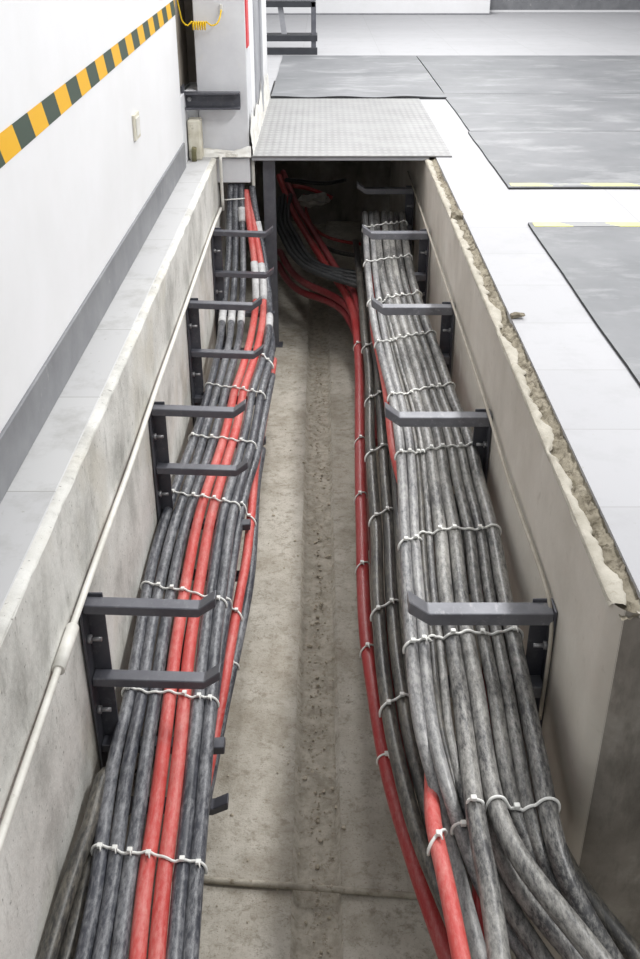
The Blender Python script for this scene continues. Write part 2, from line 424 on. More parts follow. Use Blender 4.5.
# column, partition and recess behind it
YC = 6.62
b = MB(); b.box(-.765, -.452, YC, 7.02, 0, 3.2, .006); struct(b.build('wall_column', M['column'], world=True))
def cb(u, v):
    x = -.775 + .335 * u; return (x, YC - .012 - .02 * (1 - v) + nz(x, v, 12, .006), .001 + (.05 + nz(x, 2, 6, .03)) * v)
b = MB(); b.grid(cb, 30, 8)
def cb2(u, v):
    y = YC - .02 + 2.5 * u; return (-.440 + .014 * (1 - v) + nz(y, v, 9, .006), y, .001 + (.20 + nz(y, 2, 3, .16)) * v)
b.grid(cb2, 80, 8); struct(b.build('trim_4', M['plaster'], world=True))
b = MB(); b.box(-.56, -.455, 7.02, 9.3, 0, 3.2); struct(b.build('wall_partition', M['wall'], world=True))
b = MB(); b.box(-.50, -.444, 7.45, 7.95, .02, 3.2, .006); b.box(-.47, -.430, 7.95, 8.12, .02, 3.2, .006); struct(b.build('door_1', M['grey_paint'], world=True))
b = MB(); b.box(-.462, -.443, 6.63, 6.80, .64, 3.2, .004); struct(b.build('trim_5', M['redpaint'], world=True))
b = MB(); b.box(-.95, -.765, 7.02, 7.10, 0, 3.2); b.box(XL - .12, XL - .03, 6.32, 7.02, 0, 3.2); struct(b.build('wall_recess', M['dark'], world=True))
b = MB(); b.box(-.735, -.452, YC, 7.2, -.166, -.012, .006); struct(b.build('trim_6', M['column'], world=True))
b = MB(); b.box(-1.0, -.735, 6.9, 9.0, -.2, 0); struct(b.build('trim_7', M['concrete'], world=True))
b = MB(); b.box(XL - .03, -.766, 6.63, 7.0, 0, .40, .01); b.box(XL - .12, XL - .001, 6.325, 6.9, 0, .40, .004); struct(b.build('trim_9', M['column'], world=True))
# far room
YW = 18.8
b = MB(); b.box(-6, 9, YW, YW + .15, 0, 3.4); struct(b.build('wall_back', M['wall'], world=True))
b = MB(); b.box(2.86, 9, YW - .02, YW, .035, .20); struct(b.build('baseboard_back', M['grey_tile'], world=True))
b = MB(); b.box(2.86, 9, YW - .025, YW, .0, .034); struct(b.build('trim_8', M['wall'], world=True))
b = MB(); b.box(8.9, 9.0, -1.2, YW, 0, 3.4); struct(b.build('wall_right', M['wall'], world=True))
# ------------------------------------------------------------------ things around the room
low = MB(); low.box(-.9, 2.8, YW - .62, YW - .02, .02, .52, .01)
ro = empty('low_cabinet', (1, YW - .3, 0)); tag(ro, 'long low white cabinet against the far white wall', 'cabinet')
low.build('body', M['wall'], ro)
MB().box(-.88, 2.78, YW - .60, YW - .04, 0, .02).build('plinth', M['grey_paint'], ro)
MB().box(-.92, 2.82, YW - .64, YW - .02, .52, .55, .006).build('worktop', M['wall'], ro)

# step stand
YS = 12.4
st = empty('step_stand', (-.35, YS + .2, 0)); tag(st, 'dark grey steel step stand on the far floor beyond the cover plate', 'step stand')
for x in (-.72, -.10):
    lg = MB(); lg.box(x, x + .055, YS, YS + .05, 0, .55, .004); lg.box(x, x + .05, YS + .5, YS + .55, 0, .55, .004)
    lg.box(x, x + .05, YS, YS + .55, .49, .55, .004); lg.build('side_frame', M['steel'], st)
MB().box(-.72, -.03, YS - .03, YS + .01, .0, .075, .004).build('bottom_rail', M['black_steel'], st)
MB().box(-.72, -.03, YS - .02, YS + .30, .14, .205, .004).build('step_tread', M['black_steel'], st)
MB().box(-.72, -.05, YS + .02, YS + .55, .49, .555, .004).build('top_step', M['black_steel'], st)
MB().prism([(-.44, .2), (-.38, .2), (-.42, .49), (-.48, .49)], YS + .1, YS + .14).build('diagonal_strut', M['grey_paint'], st)

# chequer cover plate
pl = empty('cover_plate', (.2, 7.8, 0)); tag(pl, 'pale metal chequer plate bridging the far end of the trench', 'cover plate')
MB().box(-.437, .845, YC - .03, 9.0, .001, .011, .003).build('plate', M['plate'], pl)
MB().box(-.437, .70, YC - .02, YC + .03, -.022, .001, .003).build('edge_stiffener', M['grey_paint'], pl)
# steel post under the plate
po = empty('steel_post', (-.333, 6.72, ZF)); tag(po, 'dark grey steel post standing in the trench under the cover plate edge', 'post')
b = MB(); b.box(-.373, -.293, 6.69, 6.70, ZF, -.023, .002); b.box(-.373, -.363, 6.70, 6.75, ZF, -.023, .002); b.box(-.303, -.293, 6.70, 6.75, ZF, -.023, .002)
b.build('channel', M['steel'], po)
MB().box(-.40, -.266, 6.68, 6.78, ZF, ZF + .008, .002).build('foot_plate', M['steel'], po)

# rubber mats
def mat_thing(x0, x1, y0, y1, label, wav=0, dash=None, z=0.0):
    o = empty('rubber_mat', ((x0 + x1) / 2, (y0 + y1) / 2, z)); tag(o, label, 'mat', 'grey rubber mats on the tiled floor')
    def top(u, v):
        x = x0 + (x1 - x0) * u; y = y0 + (y1 - y0) * v
        lift = .012 + wav * (.5 + .5 * math.sin(u * 17 + 1)) * max(0, 1 - v * 9) + wav * .5 * max(0, 1 - v * 5)
        return (x + nz(y, x0, 1.5, .006) * (1 if u < .02 else 0), y + nz(x, y0, 1.2, .012) * (1 if v < .02 else 0), z + lift)
    MB().grid(top, 40, 40).build('mat_surface', M['mat'], o)
    e = MB()
    def side(fn, n):
        e.grid(lambda u, v: (lambda p: (p[0], p[1], z + .0005 + (p[2] - z - .0006) * v))(fn(u)), n, 1)
    side(lambda u: top(u, 0), 40); side(lambda u: top(u, 1), 40); side(lambda u: top(0, u), 40); side(lambda u: top(1, u), 40)
    e.grid(lambda u, v: (x0 + .0 + (x1 - x0) * u, y0 + (y1 - y0) * v, z + .0006), 1, 1)
    e.build('mat_edge', M['mat_edge'], o)
    if dash:
        ya, yb = dash; d = MB(); d.box(x0 + .02, x1 - .02, ya, yb, z + .0125, z + .014); d.build('marking_strip', M['yellow_dash'], o)
    return o
mat_thing(-.42, 1.08, 9.03, 12.2, 'grey rubber mat with a wavy front edge behind the chequer plate', .010)
mat_thing(1.06, 5.5, 5.71, 7.45, 'grey rubber mat with yellow dashes along its near edge', 0, (5.735, 5.80))
mat_thing(1.075, 5.5, 7.455, 9.27, 'plain grey rubber mat between the yellow-edged mat and the farthest mat', 0)
mat_thing(1.09, 5.5, 9.275, 12.2, 'farthest grey rubber mat at the right, ending at the white floor')
mat_thing(1.03, 5.5, 1.9, 4.95, 'nearest grey rubber mat at the right, with yellow dashes along its far edge', 0, (4.87, 4.935))

# hazard tape
def wl(px, py): return atX(px, py, XL + .002)
b = MB()
ya, yb = 1.6, 6.30
def zt(y): t = (y - 2.6) / 3.7; return .785 + .105 * t
b.grid(lambda u, v: (XL + .003, ya + (yb - ya) * u, zt(ya + (yb - ya) * u) + (-.039 + .078 * v)), 30, 1)
b.grid(lambda u, v: (XL + .0012, ya + (yb - ya) * u, zt(ya + (yb - ya) * u) + (-.039 + .078 * v)), 30, 1)
ht = b.build('hazard_tape', M['hazard'], origin=(XL, 0, .79))
tag(ht, 'yellow and dark green striped warning tape along the white left wall', 'tape')
# blank plate on the wall
p = atX(135, 126, XL)
ws = empty('switch_plate', (XL, p.y, p.z)); tag(ws, 'small blank off-white plate on the white left wall below the striped tape', 'wall plate')
MB().box(XL + .0005, XL + .012, p.y - .065, p.y + .065, p.z - .055, p.z + .055, .003).build('cover', M['cream'], ws)
MB().box(XL + .012, XL + .016, p.y - .045, p.y + .045, p.z - .038, p.z + .038, .001).build('rocker', M['pvc'], ws)
# yellow coiled cord
pts = [(-.826, 6.26, 1.02), (-.83, 6.36, .98), (-.822, 6.45, .86), (-.815, 6.50, .80), (-.79, 6.53, .775)]
for i in range(61):
    a = i / 60; th = a * 2 * math.pi * 6
    pts.append((-.765 + .085 * a, 6.535 + .016 * math.sin(th), .775 + .022 * math.cos(th)))
pts += [(-.65, 6.54, .775), (-.615, 6.55, .785), (-.598, 6.57, .82), (-.592, 6.60, .855)]
b = MB(); b.tube(catmull(pts, .02), .0045, 8)
cc = b.build('coiled_cord', M['yellow']); tag(cc, 'yellow coiled cord hooked from the striped tape across to the grey column', 'cord')
MB().box(-.60, -.584, 6.598, 6.62, .845, .885, .003).build('hook_plate', M['pvc'], cc, origin=cc.location)
# steel channel in front of the column
p0, p1 = atY(183, 93, 6.5), atY(240, 110, 6.5)
ch = empty('steel_channel', (p0.x, 6.5, p1.z)); tag(ch, 'short dark grey steel channel jutting from the white wall across the column', 'steel channel')
b = MB(); z0, z1 = p1.z, p0.z; t = .012
b.box(p0.x, p1.x, 6.56, 6.572, z0, z1, .002); b.box(p0.x, p1.x, 6.50, 6.56, z1 - t, z1, .002); b.box(p0.x, p1.x, 6.50, 6.56, z0, z0 + t, .002)
b.build('web', M['dsteel'], ch)
MB().box(p0.x - .012, p0.x, 6.48, 6.59, z0 - .02, z1 + .04, .002).build('end_plate', M['dsteel'], ch)
MB().tube([(p0.x + .03, 6.545, z0 + .055), (p0.x + .03, 6.56, z0 + .055)], .014, 6).build('bolt', M['bolt'], ch)
# small plinth at the wall end
b = MB(); b.box(-.826, -.742, 6.50, 6.61, .0, .245, .014)
pn = b.build('mortar_block', M['cream']); tag(pn, 'small cream mortar block at the foot of the wall beside the column', 'block')
b = MB(); b.tube([(-.79, 6.47, .001), (-.79, 6.47, .05), (-.785, 6.465, .085)], .016, 10)
pp = b.build('pipe_stub', M['olive']); tag(pp, 'short olive pipe stub on the ledge in front of the cream block', 'pipe')


# ------------------------------------------------------------------ brackets
ZA = [-.343, -.600, -.855, -1.110]
def arm_mesh(sgn, root, bend, tip, rise, w, t, droop):
    """flat bar from the post to its bent-up tip, outline in XZ extruded along Y"""
    x0, x1, x2 = sgn * root, sgn * bend, sgn * tip
    poly = [(x0, 0), (x1, -droop), (x2, rise - droop), (x2, rise - droop - t), (x1 + sgn * .004, -t - droop), (x0, -t)]
    return MB().prism(poly, -w, 0, .0025)
BW = {-1: XWL, 1: XW}
def make_bracket(sgn, label, group, first_arm):
    root = empty('cable_bracket', (0, 0, 0)); tag(root, label, 'bracket', group)
    XB = BW[sgn]; X = sgn * (XB - .004)
    b = MB()
    b.box(min(X, X - sgn * .007), max(X, X - sgn * .007), -.055, .012, -1.20, -.335, .002)
    b.box(min(X, X - sgn * .056), max(X, X - sgn * .056), .005, .012, -1.20, -.335, .002)
    b.build('post', M['dsteel'], root)
    for z in ZA:
        if sgn < 0: a = arm_mesh(-1, XB - .012, .333, .287, .036 if z > -.8 else .004 if z > -1 else .026, .046, .030, .012)
        else: a = arm_mesh(1, XB - .012, .292, .236, .042, .056, .040, 0) if z > -.5 else arm_mesh(1, XB - .012, .345, .325, .004, .056, .040, 0)
        for v in a.bm.verts: v.co.z += z; v.co.y += .004
        a.build('arm', M['steel_sheen_worn'] if sgn > 0 else M['steel'] if z > -.8 else M['dsteel'], root)
    for z in (-.47, -.73, -.98):
        bo = MB(); x = X - sgn * .007
        bo.tube([(x - sgn * .012, -.026, z), (x - sgn * .040, -.026, z)], .0065, 8)
        bb = bo.build('bolt', M['bolt'], root)
        MB().tube([(x, -.026, z), (x - sgn * .012, -.026, z)], .013, 6).build('nut', M['bolt'], bb, origin=(0, 0, 0))
    return root
lefts = [2.27, 3.54, 4.77, 6.09]
ll = ['nearest steel cable bracket on the left trench wall, arms over the left cables',
      'steel cable bracket second from the camera on the left trench wall',
      'steel cable bracket third from the camera on the left wall, beside white tape wraps',
      'farthest steel cable bracket on the left trench wall, close to the cover plate']
pr = None
for i, y in enumerate(lefts):
    o = pr = make_bracket(-1, ll[0], 'steel cable brackets along the trench', ZA) if i == 0 else copy_tree(lb)
    if i == 0: lb = o
    o.location = (0, y, [.012, .014, .016, .016][i]); o['label'] = ll[i]
rights = [2.25, 3.47, 4.70, 6.02, 7.20]
rl = ['nearest steel cable bracket on the right trench wall, with the worn shiny arm',
      'steel cable bracket second from the camera on the right trench wall',
      'steel cable bracket third from the camera on the right trench wall',
      'steel cable bracket fourth from the camera on the right wall, just before the cover plate',
      'farthest steel cable bracket on the right wall, in the dark under the cover plate']
for i, y in enumerate(rights):
    o = make_bracket(1, rl[0], 'steel cable brackets along the trench', ZA) if i == 0 else copy_tree(rb)
    if i == 0: rb = o
    o.location = ([.004, .010, .014, .019, .024][i], y, [.006, .015, .02, .025, .02][i]); o['label'] = rl[i]

# ------------------------------------------------------------------ cables
CAB = {}
def cable(key, rows, z, r, mat, label, cat='cable', group=None, far=None, near=.35, sm=6, name='power_cable'):
    """rows: (px, py) or (px, py, z) traced along the cable, nearest last or first"""
    P = [atY(q[0], q[1], q[3]) if len(q) > 3 else at(q[0], q[1], q[2] if len(q) > 2 else z) for q in rows]
    if P[0].y < P[-1].y: P.reverse()
    if far: P = [Vector(f) for f in far] + P
    if near:
        d = (P[-1] - P[-2]).normalized(); P.append(P[-1] + d * near)
    P = smooth(catmull(P, .035), sm)
    CAB[key] = (P, r)
    b = MB(); b.tube(P, r, 12); o = b.build(name, mat)
    return tag(o, label, cat, group)
def xz(key, y):
    P, r = CAB[key]; best = None
    for a, c in zip(P, P[1:]):
        if (a.y - y) * (c.y - y) <= 0 and abs(a.y - c.y) > 1e-6:
            t = (a.y - y) / (a.y - c.y); best = a.lerp(c, t)
    return (best.x, best.z, r) if best else None

ZL = -.812; RL = .0205
GL = 'black cables of the left bundle'; GR = 'black cables of the right bundle'
cable('K1', [(231,184,0,6.66),(230,200,0,6.62),(229.5,222,0,6.56),(229,250,0,6.47),(226.5,281,0,6.30),(223,312),(220,340),(214,371),(209,389),(198.6,426),(188,454),(176,487),(164,522),(152,565),(138,646),(127.5,707),(115,754),(104,823),(97,885),(84,954)], ZL, RL, M['cab_left'],
      'dusty black cable next to the left trench wall, first in the left top layer', group=GL)
cable('K2', [(236,184,0,6.66),(235.5,200,0,6.62),(235.5,222,0,6.56),(235.5,250,0,6.47),(234.5,281,0,6.30),(232,312),(229.5,340),(222.5,371),(217.5,389),(206.7,426),(198.6,454),(187.5,487),(175,522),(164,565),(148.5,646),(140,707),(130,754),(120,823),(112.5,885),(101,954)], ZL, RL, M['cab_left'],
      'dusty black cable second from the left wall in the left top layer', group=GL)
cable('K3', [(241.5,184,0,6.66),(241.5,200,0,6.62),(242,222,0,6.56),(243,250,0,6.47),(243,281,0,6.30),(241.5,312),(239,340),(231,371),(226,389),(217,426),(208.75,454),(197.5,487),(186,522),(176,565),(162,646),(153.5,707),(146.5,754),(137.5,823),(127.5,885),(119,954)], ZL, RL, M['cab_left'],
      'dusty black cable touching the left edge of the red pair in the left bundle', group=GL)
cable('R1', [(246,190,0,6.66),(247,204,0,6.62),(249,222,0,6.56),(252.5,246,0,6.45),(255.6,281,0,6.28),(255.6,304),(250,340),(241.5,371),(235,389),(227,426),(219,454),(207.5,487),(197.5,522),(189,565),(176,646),(168.5,707),(162.7,754),(154,823),(144.5,885),(138,954)], ZL, RL * 1.03, M['red'],
      'bright red cable, left one of the red pair on top of the left bundle', group='bright red pair of the left bundle')
cable('R2', [(250,196,0,6.66),(251,208,0,6.63),(253.5,225,0,6.57),(258.5,248,0,6.46),(263.2,281,0,6.28),(263.8,304),(259.2,340),(250.5,371),(244,389),(237,426),(229,454),(219,487),(210,522),(202.5,565),(190,646),(183.5,707),(179,754),(171,823),(163,885),(157,954)], ZL, RL * 1.03, M['red'],
      'bright red cable, right one of the red pair on top of the left bundle', group='bright red pair of the left bundle')
cable('K4', [(252,186,0,6.66),(254,204,0,6.63),(258,225,0,6.58),(263,250,0,6.49),(267.5,281,0,6.33),(269.5,308),(267.5,340),(259.5,371),(253,389),(246.5,426),(239.5,454),(230,487),(221,522),(214.5,565),(203.5,646),(197.5,707),(193,754),(186.5,823),(180,885),(174.5,954)], ZL - .004, RL, M['cab_left'],
      'dusty black cable touching the right edge of the red pair in the left bundle', group=GL)
cable('K5', [(262,292,-.93),(268,318,-.90),(272,345,-.85),(267.5,371),(262,389),(255.5,426),(249,454),(239.5,487),(231,522),(225,565),(215,646),(210.5,707),(206.3,754),(201,823),(195.5,885),(190.5,954)], ZL - .008, RL, M['cab_left'],
      'dusty black cable along the right edge of the left top layer at its near end', group=GL)
cable('K6', [(272,376,-.88),(262,426,-.87),(255.5,460,-.87),(246.5,487,-.865),(239,522,-.865),(232,565,-.865),(220.5,646,-.875),(212,707,-.91),(205,760,-.95)], -.87, RL, M['cab_left'],
      'black cable just left of the single red one on the left bundle side', group=GL, near=.8)
cable('S1', [(274,360,-.93),(271.5,377,-.93),(262,430,-.93),(256,462,-.93),(253.5,487),(250.5,522),(245.5,565),(239,597),(233.5,630),(229.5,651),(224,686),(217.5,720,-.955),(210,760,-.99)], -.91, .019, M['red'],
      'single red cable slanting down the right side of the left bundle', near=.7)
cable('S2', [(262,450,-1.0),(256,487,-1.0),(254,522,-1.0),(249.5,580,-1.0),(237,646,-1.0),(225,700,-1.02),(213,760,-1.05)], -1.0, .021, M['cab_left'],
      'lowest black cable of the left bundle, outside the slanting single red one', group=GL, near=.8)
cable('W1', [(105,768,-.82),(91.5,823,-.805),(76,864,-.80),(61,912,-.80),(48,957,-.80)], -.8, .0215, M['cab_dark'],
      'loose dusty black cable nearest the left wall at the bottom left', group=GL, far=[(-.55, 3.6, -1.07), (-.55, 2.6, -1.065), (-.565, 2.32, -1.02), (-.59, 2.18, -.92)])
cable('W2', [(102,812,-.845),(93,850,-.838),(86,880,-.846),(75,926,-.846),(66,957,-.846)], -.835, .021, M['cab_dark'],
      'loose dusty black cable between the wall-side loose cable and the left top layer', group=GL, far=[(-.50, 3.4, -1.07), (-.50, 2.6, -1.06), (-.53, 2.3, -1.0), (-.56, 2.12, -.91)])

ZR = -.500
FX = lambda px: [(( px - 320) * 7.5 / 1000, 7.75, -1.0), ((px - 320) * 7.35 / 1000, 7.52, -.75), ((px - 320) * 7.27 / 1000, 7.38, -.57)]
cable('C1', [(365,215),(366,240),(368.5,277),(374.4,324),(384,365),(393,399),(399.5,440),(402.5,480),(405,539),(407.6,584),(411,640),(415.6,694),(422,737,-.51),(430,765,-.53),(438,790,-.56),(447,832,-.60),(457,870,-.61),(468,915,-.61),(480,957,-.61)], ZR, .0195, M['cab_pale'],
      'pale dusty cable along the left edge of the right top layer', group=GR, far=FX(365))
cable('C2', [(371,215),(373,240),(376,277),(382.5,324),(391,365),(400.5,399),(409,440),(412.5,480),(415,539),(418.5,584),(423.4,640),(428,694),(434,737),(442,770,-.505),(451,802,-.515),(461,832,-.57),(472,865,-.60),(486,900,-.62),(506,932,-.64),(527,957,-.66)], ZR, .0175, M['cab_pale'],
      'pale dusty cable second from the left edge of the right top layer', group=GR, far=FX(371))
cable('C3', [(386,324),(396,365),(405.5,399),(415.2,440),(419.5,480),(422.8,539),(426,584),(432,640),(436.5,694),(441.5,737),(449,765),(458,800,-.53),(466,840,-.60),(478,880,-.64),(492,920,-.66),(505,957,-.67)], ZR, .0105, M['cab_dark'],
      'thin black cable, left of two thin ones in the right top layer', group='thin black cables of the right bundle', far=[(.31, 6.6, -.56)])
cable('C4', [(390,324),(400.5,365),(411,399),(420.5,440),(425,480),(429.5,539),(432.5,584),(439.3,640),(445,694),(449,737),(456,765),(463,802,-.52),(473,835,-.58),(486,880,-.63),(505,920,-.65),(522,957,-.66)], ZR - .004, .0125, M['cab_right'],
      'thin black cable, right of two thin ones in the right top layer', group='thin black cables of the right bundle', far=[(.33, 6.6, -.57)])
cable('C5', [(376,215),(378,240),(382.5,277),(395,324),(406,365),(416,399),(428,440),(433.5,480),(441.3,539),(444.5,584),(452,640),(460.5,694),(465.6,737),(468.7,757,-.497),(474,802,-.49),(478,832,-.48),(483,856,-.475),(489.5,884,-.475),(494.5,921,-.475),(499,957,-.475)], ZR, .0235, M['cab_right'],
      'thick black cable running straight down the middle of the right bundle at the bottom', group=GR, far=FX(377))
cable('C6', [(384,215),(386,240),(390.5,277),(403,324),(415.5,365),(425.5,399),(439,440),(444.5,480),(455.5,539),(460,584),(467.3,640),(477.5,694),(483,737),(486,757),(494,802,-.49),(503,830,-.483),(515,852,-.475),(534,882,-.47),(567,918,-.47),(597,957,-.47)], ZR, .0235, M['cab_right'],
      'thick black cable sweeping to the lower right corner over its neighbours', group=GR, far=FX(384.5))
cable('C7', [(390,215),(392,240),(397,277),(410.5,324),(424,365),(434.5,399),(449.5,440),(457,480),(470.5,539),(475,584),(484,640),(495,694),(500.5,737),(504,757),(511,802,-.505),(520,832,-.525),(530,855,-.55),(545,884,-.58),(568,918,-.61),(596,957,-.63)], ZR, .0200, M['cab_right'],
      'dusty black cable just right of the thin red streak in the right bundle', group=GR, far=FX(391))
cable('C8', [(396,215),(398,240),(403.5,277),(417.5,324),(431.5,365),(442.5,399),(458.5,440),(467,480),(481.8,539),(487.5,584),(498,640),(508.5,694),(515,737),(519,757),(526,802,-.505),(533,832,-.52),(541,858,-.54),(554,890,-.57),(580,925,-.60),(607,957,-.62)], ZR, .0185, M['cab_right'],
      'dusty black cable second from the right edge of the right top layer', group=GR, far=FX(397))
cable('C9', [(402,215),(405,240),(411.5,277),(426,324),(441,365),(452.5,399),(469.3,440),(478.5,480),(494.3,539),(502,584),(513.8,640),(525,694),(533.5,737),(538,757),(546,802),(552.5,832,-.505),(558,855,-.515),(567,884,-.535),(583,915,-.56),(610,957,-.60)], ZR, .0240, M['cab_right'],
      'thick black cable along the right edge of the right top layer, beside the wall', group=GR, far=FX(403))
cable('C10', [(541,800,-.68),(552,840,-.68),(566,870,-.68),(590,905,-.68),(611,928,-.68),(634,957,-.68)], -.68, .026, M['cab_dark'],
      'dark black cable bending away under the right bundle against the dark wall', group=GR, far=[(.56, 3.6, -.57), (.565, 2.6, -.57), (.57, 2.2, -.60)])
cable('RU', [(394,265,-.54),(414,300),(452,399),(470,480),(478,539),(484,600),(489,694),(492,735),(490,790,-.57),(483,850,-.62),(478,900,-.64),(479,957,-.65)], -.545, .017, M['red_dusty'],
      'red cable showing as a thin streak between black cables in the right bundle', near=.4, far=[(.44, 7.3, -.62)])
cable('RM', [(374,330,-.58),(380.5,360,-.56),(388,400,-.55),(393.5,450,-.57),(401,480,-.60),(410,510,-.61),(413,539,-.61),(416,600,-.61),(421,694,-.61),(430,740,-.60),(432.5,770,-.59),(431.5,803,-.56),(434,832,-.53),(439,850,-.52),(447,884,-.51),(454,921,-.50),(461,957,-.495)], -.6, .0195, M['red'],
      'bright red cable emerging from under the right bundle at the bottom', far=[(.36, 6.9, -.80), (.345, 6.3, -.65)])
cable('L1', [(362,300),(365,340),(368.5,365),(370,399),(370,440),(372.5,480),(376.7,539),(377,584),(380.3,640),(386,694),(393,737),(397,757),(409,805),(416,832),(424,852),(437,882),(455,925),(468,957)], -.715, .0225, M['cab_dark'],
      'grimy black cable beside the long red one, leftmost of the lower right layer', group=GR, far=[(.27, 7.5, -.80), (.262, 6.9, -.73)])
cable('L2', [(370,300),(374,340),(377,365),(380,399),(382.5,440),(385,480),(389.5,539),(391,584),(395,640),(402,694),(409.5,737),(414,757),(426,800),(434,832),(447,870),(470,925),(483,957)], -.71, .0225, M['cab_dark'],
      'grimy black cable, second in the lower layer at the left of the right bundle', group=GR, far=[(.33, 7.5, -.80), (.318, 6.9, -.73)])
cable('L3', [(378,300),(382,340),(385,365),(389,399),(393,440),(396,480),(400,539),(403,584),(408,640),(414,694),(422,737),(430,765),(442,800),(455,850),(480,910),(500,957)], -.70, .0225, M['cab_dark'],
      'grimy black cable hidden partly under the pale edge of the right bundle', group=GR, far=[(.38, 7.5, -.80), (.37, 6.9, -.73)])
cable('U1', [(434,440),(449,540),(460,640),(472,694),(477,737),(482,770),(486,800),(491,832),(502,865),(521,895),(551,929),(577,960)], -.552, .0205, M['cab_right'],
      'dusty black cable curving right between the straight and the sweeping thick cables', group=GR)
cable('U2', [(426,440),(440,540),(450,640),(463,694),(469,737),(473,770,-.56),(477,800,-.575),(484,850,-.595),(499,890,-.60),(517,920,-.60),(542,957,-.60)], -.555, .0200, M['cab_right'],
      'dusty black cable emerging right beside the straight thick cable at the bottom', group=GR)
cable('U3', [(497,694),(506,770),(512,810,-.585),(522,860,-.62),(541,900,-.635),(566,935,-.64),(586,960,-.64)], -.555, .0200, M['cab_dark'],
      'grimy black cable deep below the sweeping thick cable at the lower right', group=GR, far=[(.50, 3.2, -.553)])
# red and black cables that cross the trench under the plate
cable('RA', [(279,176,-.62),(284,190,-.70),(293,212,-.76),(305,232,-.80),(316,250,-.84),(330,272,-.88),(343.5,290,-.90),(351.5,307,-.90),(356,327,-.89),(358,348,-.87),(359.3,374),(359.6,407),(359.8,440),(360.3,480),(361,510),(362,539),(363,584),(366.5,640),(374.5,694),(381,735),(391.5,787),(399.5,814),(409,845),(422,885),(440,935)], -.86, .0245, M['red_dusty'],
      'long red cable snaking along the trench floor side of the right bundle', near=.5)
cable('RB', [(279.5,251,-.93),(291,271,-.96),(308,285,-.96),(327,293,-.955),(345,304,-.95),(357,322,-.94),(364,345,-.93),(368.5,390),(370,440),(373,500),(377,584),(384,660),(394,720)], -.90, .0245, M['red_shaded'],
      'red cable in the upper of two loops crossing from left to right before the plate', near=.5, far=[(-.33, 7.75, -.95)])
cable('RC', [(276,262,-1.02),(288,281,-1.03),(303,293,-1.03),(322,299,-1.02),(340,308,-1.01),(352,325,-1.00),(361,350,-.99),(366,390,-.98),(368,440,-.97),(371,500,-.96)], -1.0, .0245, M['red_shaded'],
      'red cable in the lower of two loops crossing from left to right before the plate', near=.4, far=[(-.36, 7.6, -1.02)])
cable('RD', [(283,172,-.62),(289,186,-.69),(298.5,208,-.75),(311.5,228,-.79),(323,247,-.82),(336,268,-.85),(350,286,-.87),(358,303,-.88),(362,322,-.89),(365,350,-.90),(370,400,-.90)], -.8, .0245, M['red_shaded'],
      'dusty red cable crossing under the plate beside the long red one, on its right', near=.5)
for i, (dx, dz) in enumerate(((0, 0), (5, .012), (10, .0), (15, .012))):
    cable('B%d' % i, [(277 + dx * .8, 222, -.80 + dz), (283 + dx, 238, -.82 + dz), (293 + dx, 256, -.83 + dz), (306 + dx * .9, 268 - i, -.82 + dz), (325 + dx * .5, 276 - i * 2.2, -.80 + dz), (345, 282 - i * 3.5, -.79 + dz), (364, 288 - i * 4.5, -.80 + dz)], -.8, .019, M['cab_black'],
          ['black cable lowest in the bunch of four crossing above the red loops', 'black cable second from below in the bunch of four crossing above the red loops',
           'black cable third from below in the bunch of four crossing above the red loops', 'black cable uppermost in the bunch of four crossing above the red loops'][i],
          group='black cables crossing under the cover plate', near=.35, far=[(-.34 + i * .03, 8.6, -.72 + dz)], sm=8)
cable('T1', [(310,222,-.93),(325,236,-.93),(340,241,-.93),(368,245,-.93)], -.93, .013, M['red_dusty'], 'thin dark red cable arcing through the shadow under the cover plate', near=.2, far=[(-.15, 9.2, -.85)])
cable('T2', [(312,234,-1.0),(328,249,-1.0),(345,254,-1.0),(370,257,-1.0)], -1.0, .018, M['cab_dark'], 'dusty dark cable arcing below the thin red one under the cover plate', near=.2, far=[(-.2, 9.0, -.95)])
cable('T3', [(286,180,-.55),(300,181,-.58),(322,184,-.6),(345,180,-.6)], -.6, .018, M['cab_black'], 'black cable looped highest in the dark under the cover plate', near=0)
cable('T4', [(292,186,-.74),(305,187,-.76),(318,192,-.8),(332,198,-.84)], -.6, .018, M['red_dusty'], 'short dark red cable lying behind the grey bag under the cover plate', near=0)
b = MB(); p = at(311, 201, -.72)
b.blob((p.x, p.y + .12, -.74), .10, 4, 3, (1.1, .7, .5), .7); b.blob((p.x + .09, p.y + .12, -.73), .06, 9, 3, (1, .8, .6), .8)
tag(b.build('plastic_bag', M['cloth']), 'crumpled grey plastic bag among the cables under the cover plate', 'bag')

# white tape sleeves on cables of the left bundle
def sleeve(keys, y0, y1, name, label):
    for kk in keys:
        P, r = CAB[kk]; Q = []
        for j in range(7):
            y = y0 + (y1 - y0) * j / 6; q = xz(kk, y); Q.append((q[0], y, q[1]))
        par = [o for o in SC.objects if o.get('label') and o.name.startswith('power_cable') and o['label'] == CABLBL[kk]][0]
        b = MB(); b.tube(Q, r + .003, 12); b.build('tape_sleeve', M['tape_white'], par)
CABLBL = {'R1': 'bright red cable, left one of the red pair on top of the left bundle', 'R2': 'bright red cable, right one of the red pair on top of the left bundle',
          'K1': 'dusty black cable next to the left trench wall, first in the left top layer', 'K2': 'dusty black cable second from the left wall in the left top layer',
          'K3': 'dusty black cable touching the left edge of the red pair in the left bundle', 'K4': 'dusty black cable touching the right edge of the red pair in the left bundle'}
sleeve(('R1', 'R2'), at(259, 303, ZL).y, at(259, 291, ZL).y, 'tape_sleeve', '')
sleeve(('K1', 'K2', 'K3'), at(240, 322, ZL).y, at(240, 308, ZL).y, 'tape_sleeve', '')
sleeve(('K3',), 6.60, 6.56, '', '')
sleeve(('K4',), 6.585, 6.53, '', '')
sleeve(('K4',), at(268, 326, ZL).y, at(268, 314, ZL).y, 'tape_sleeve', '')

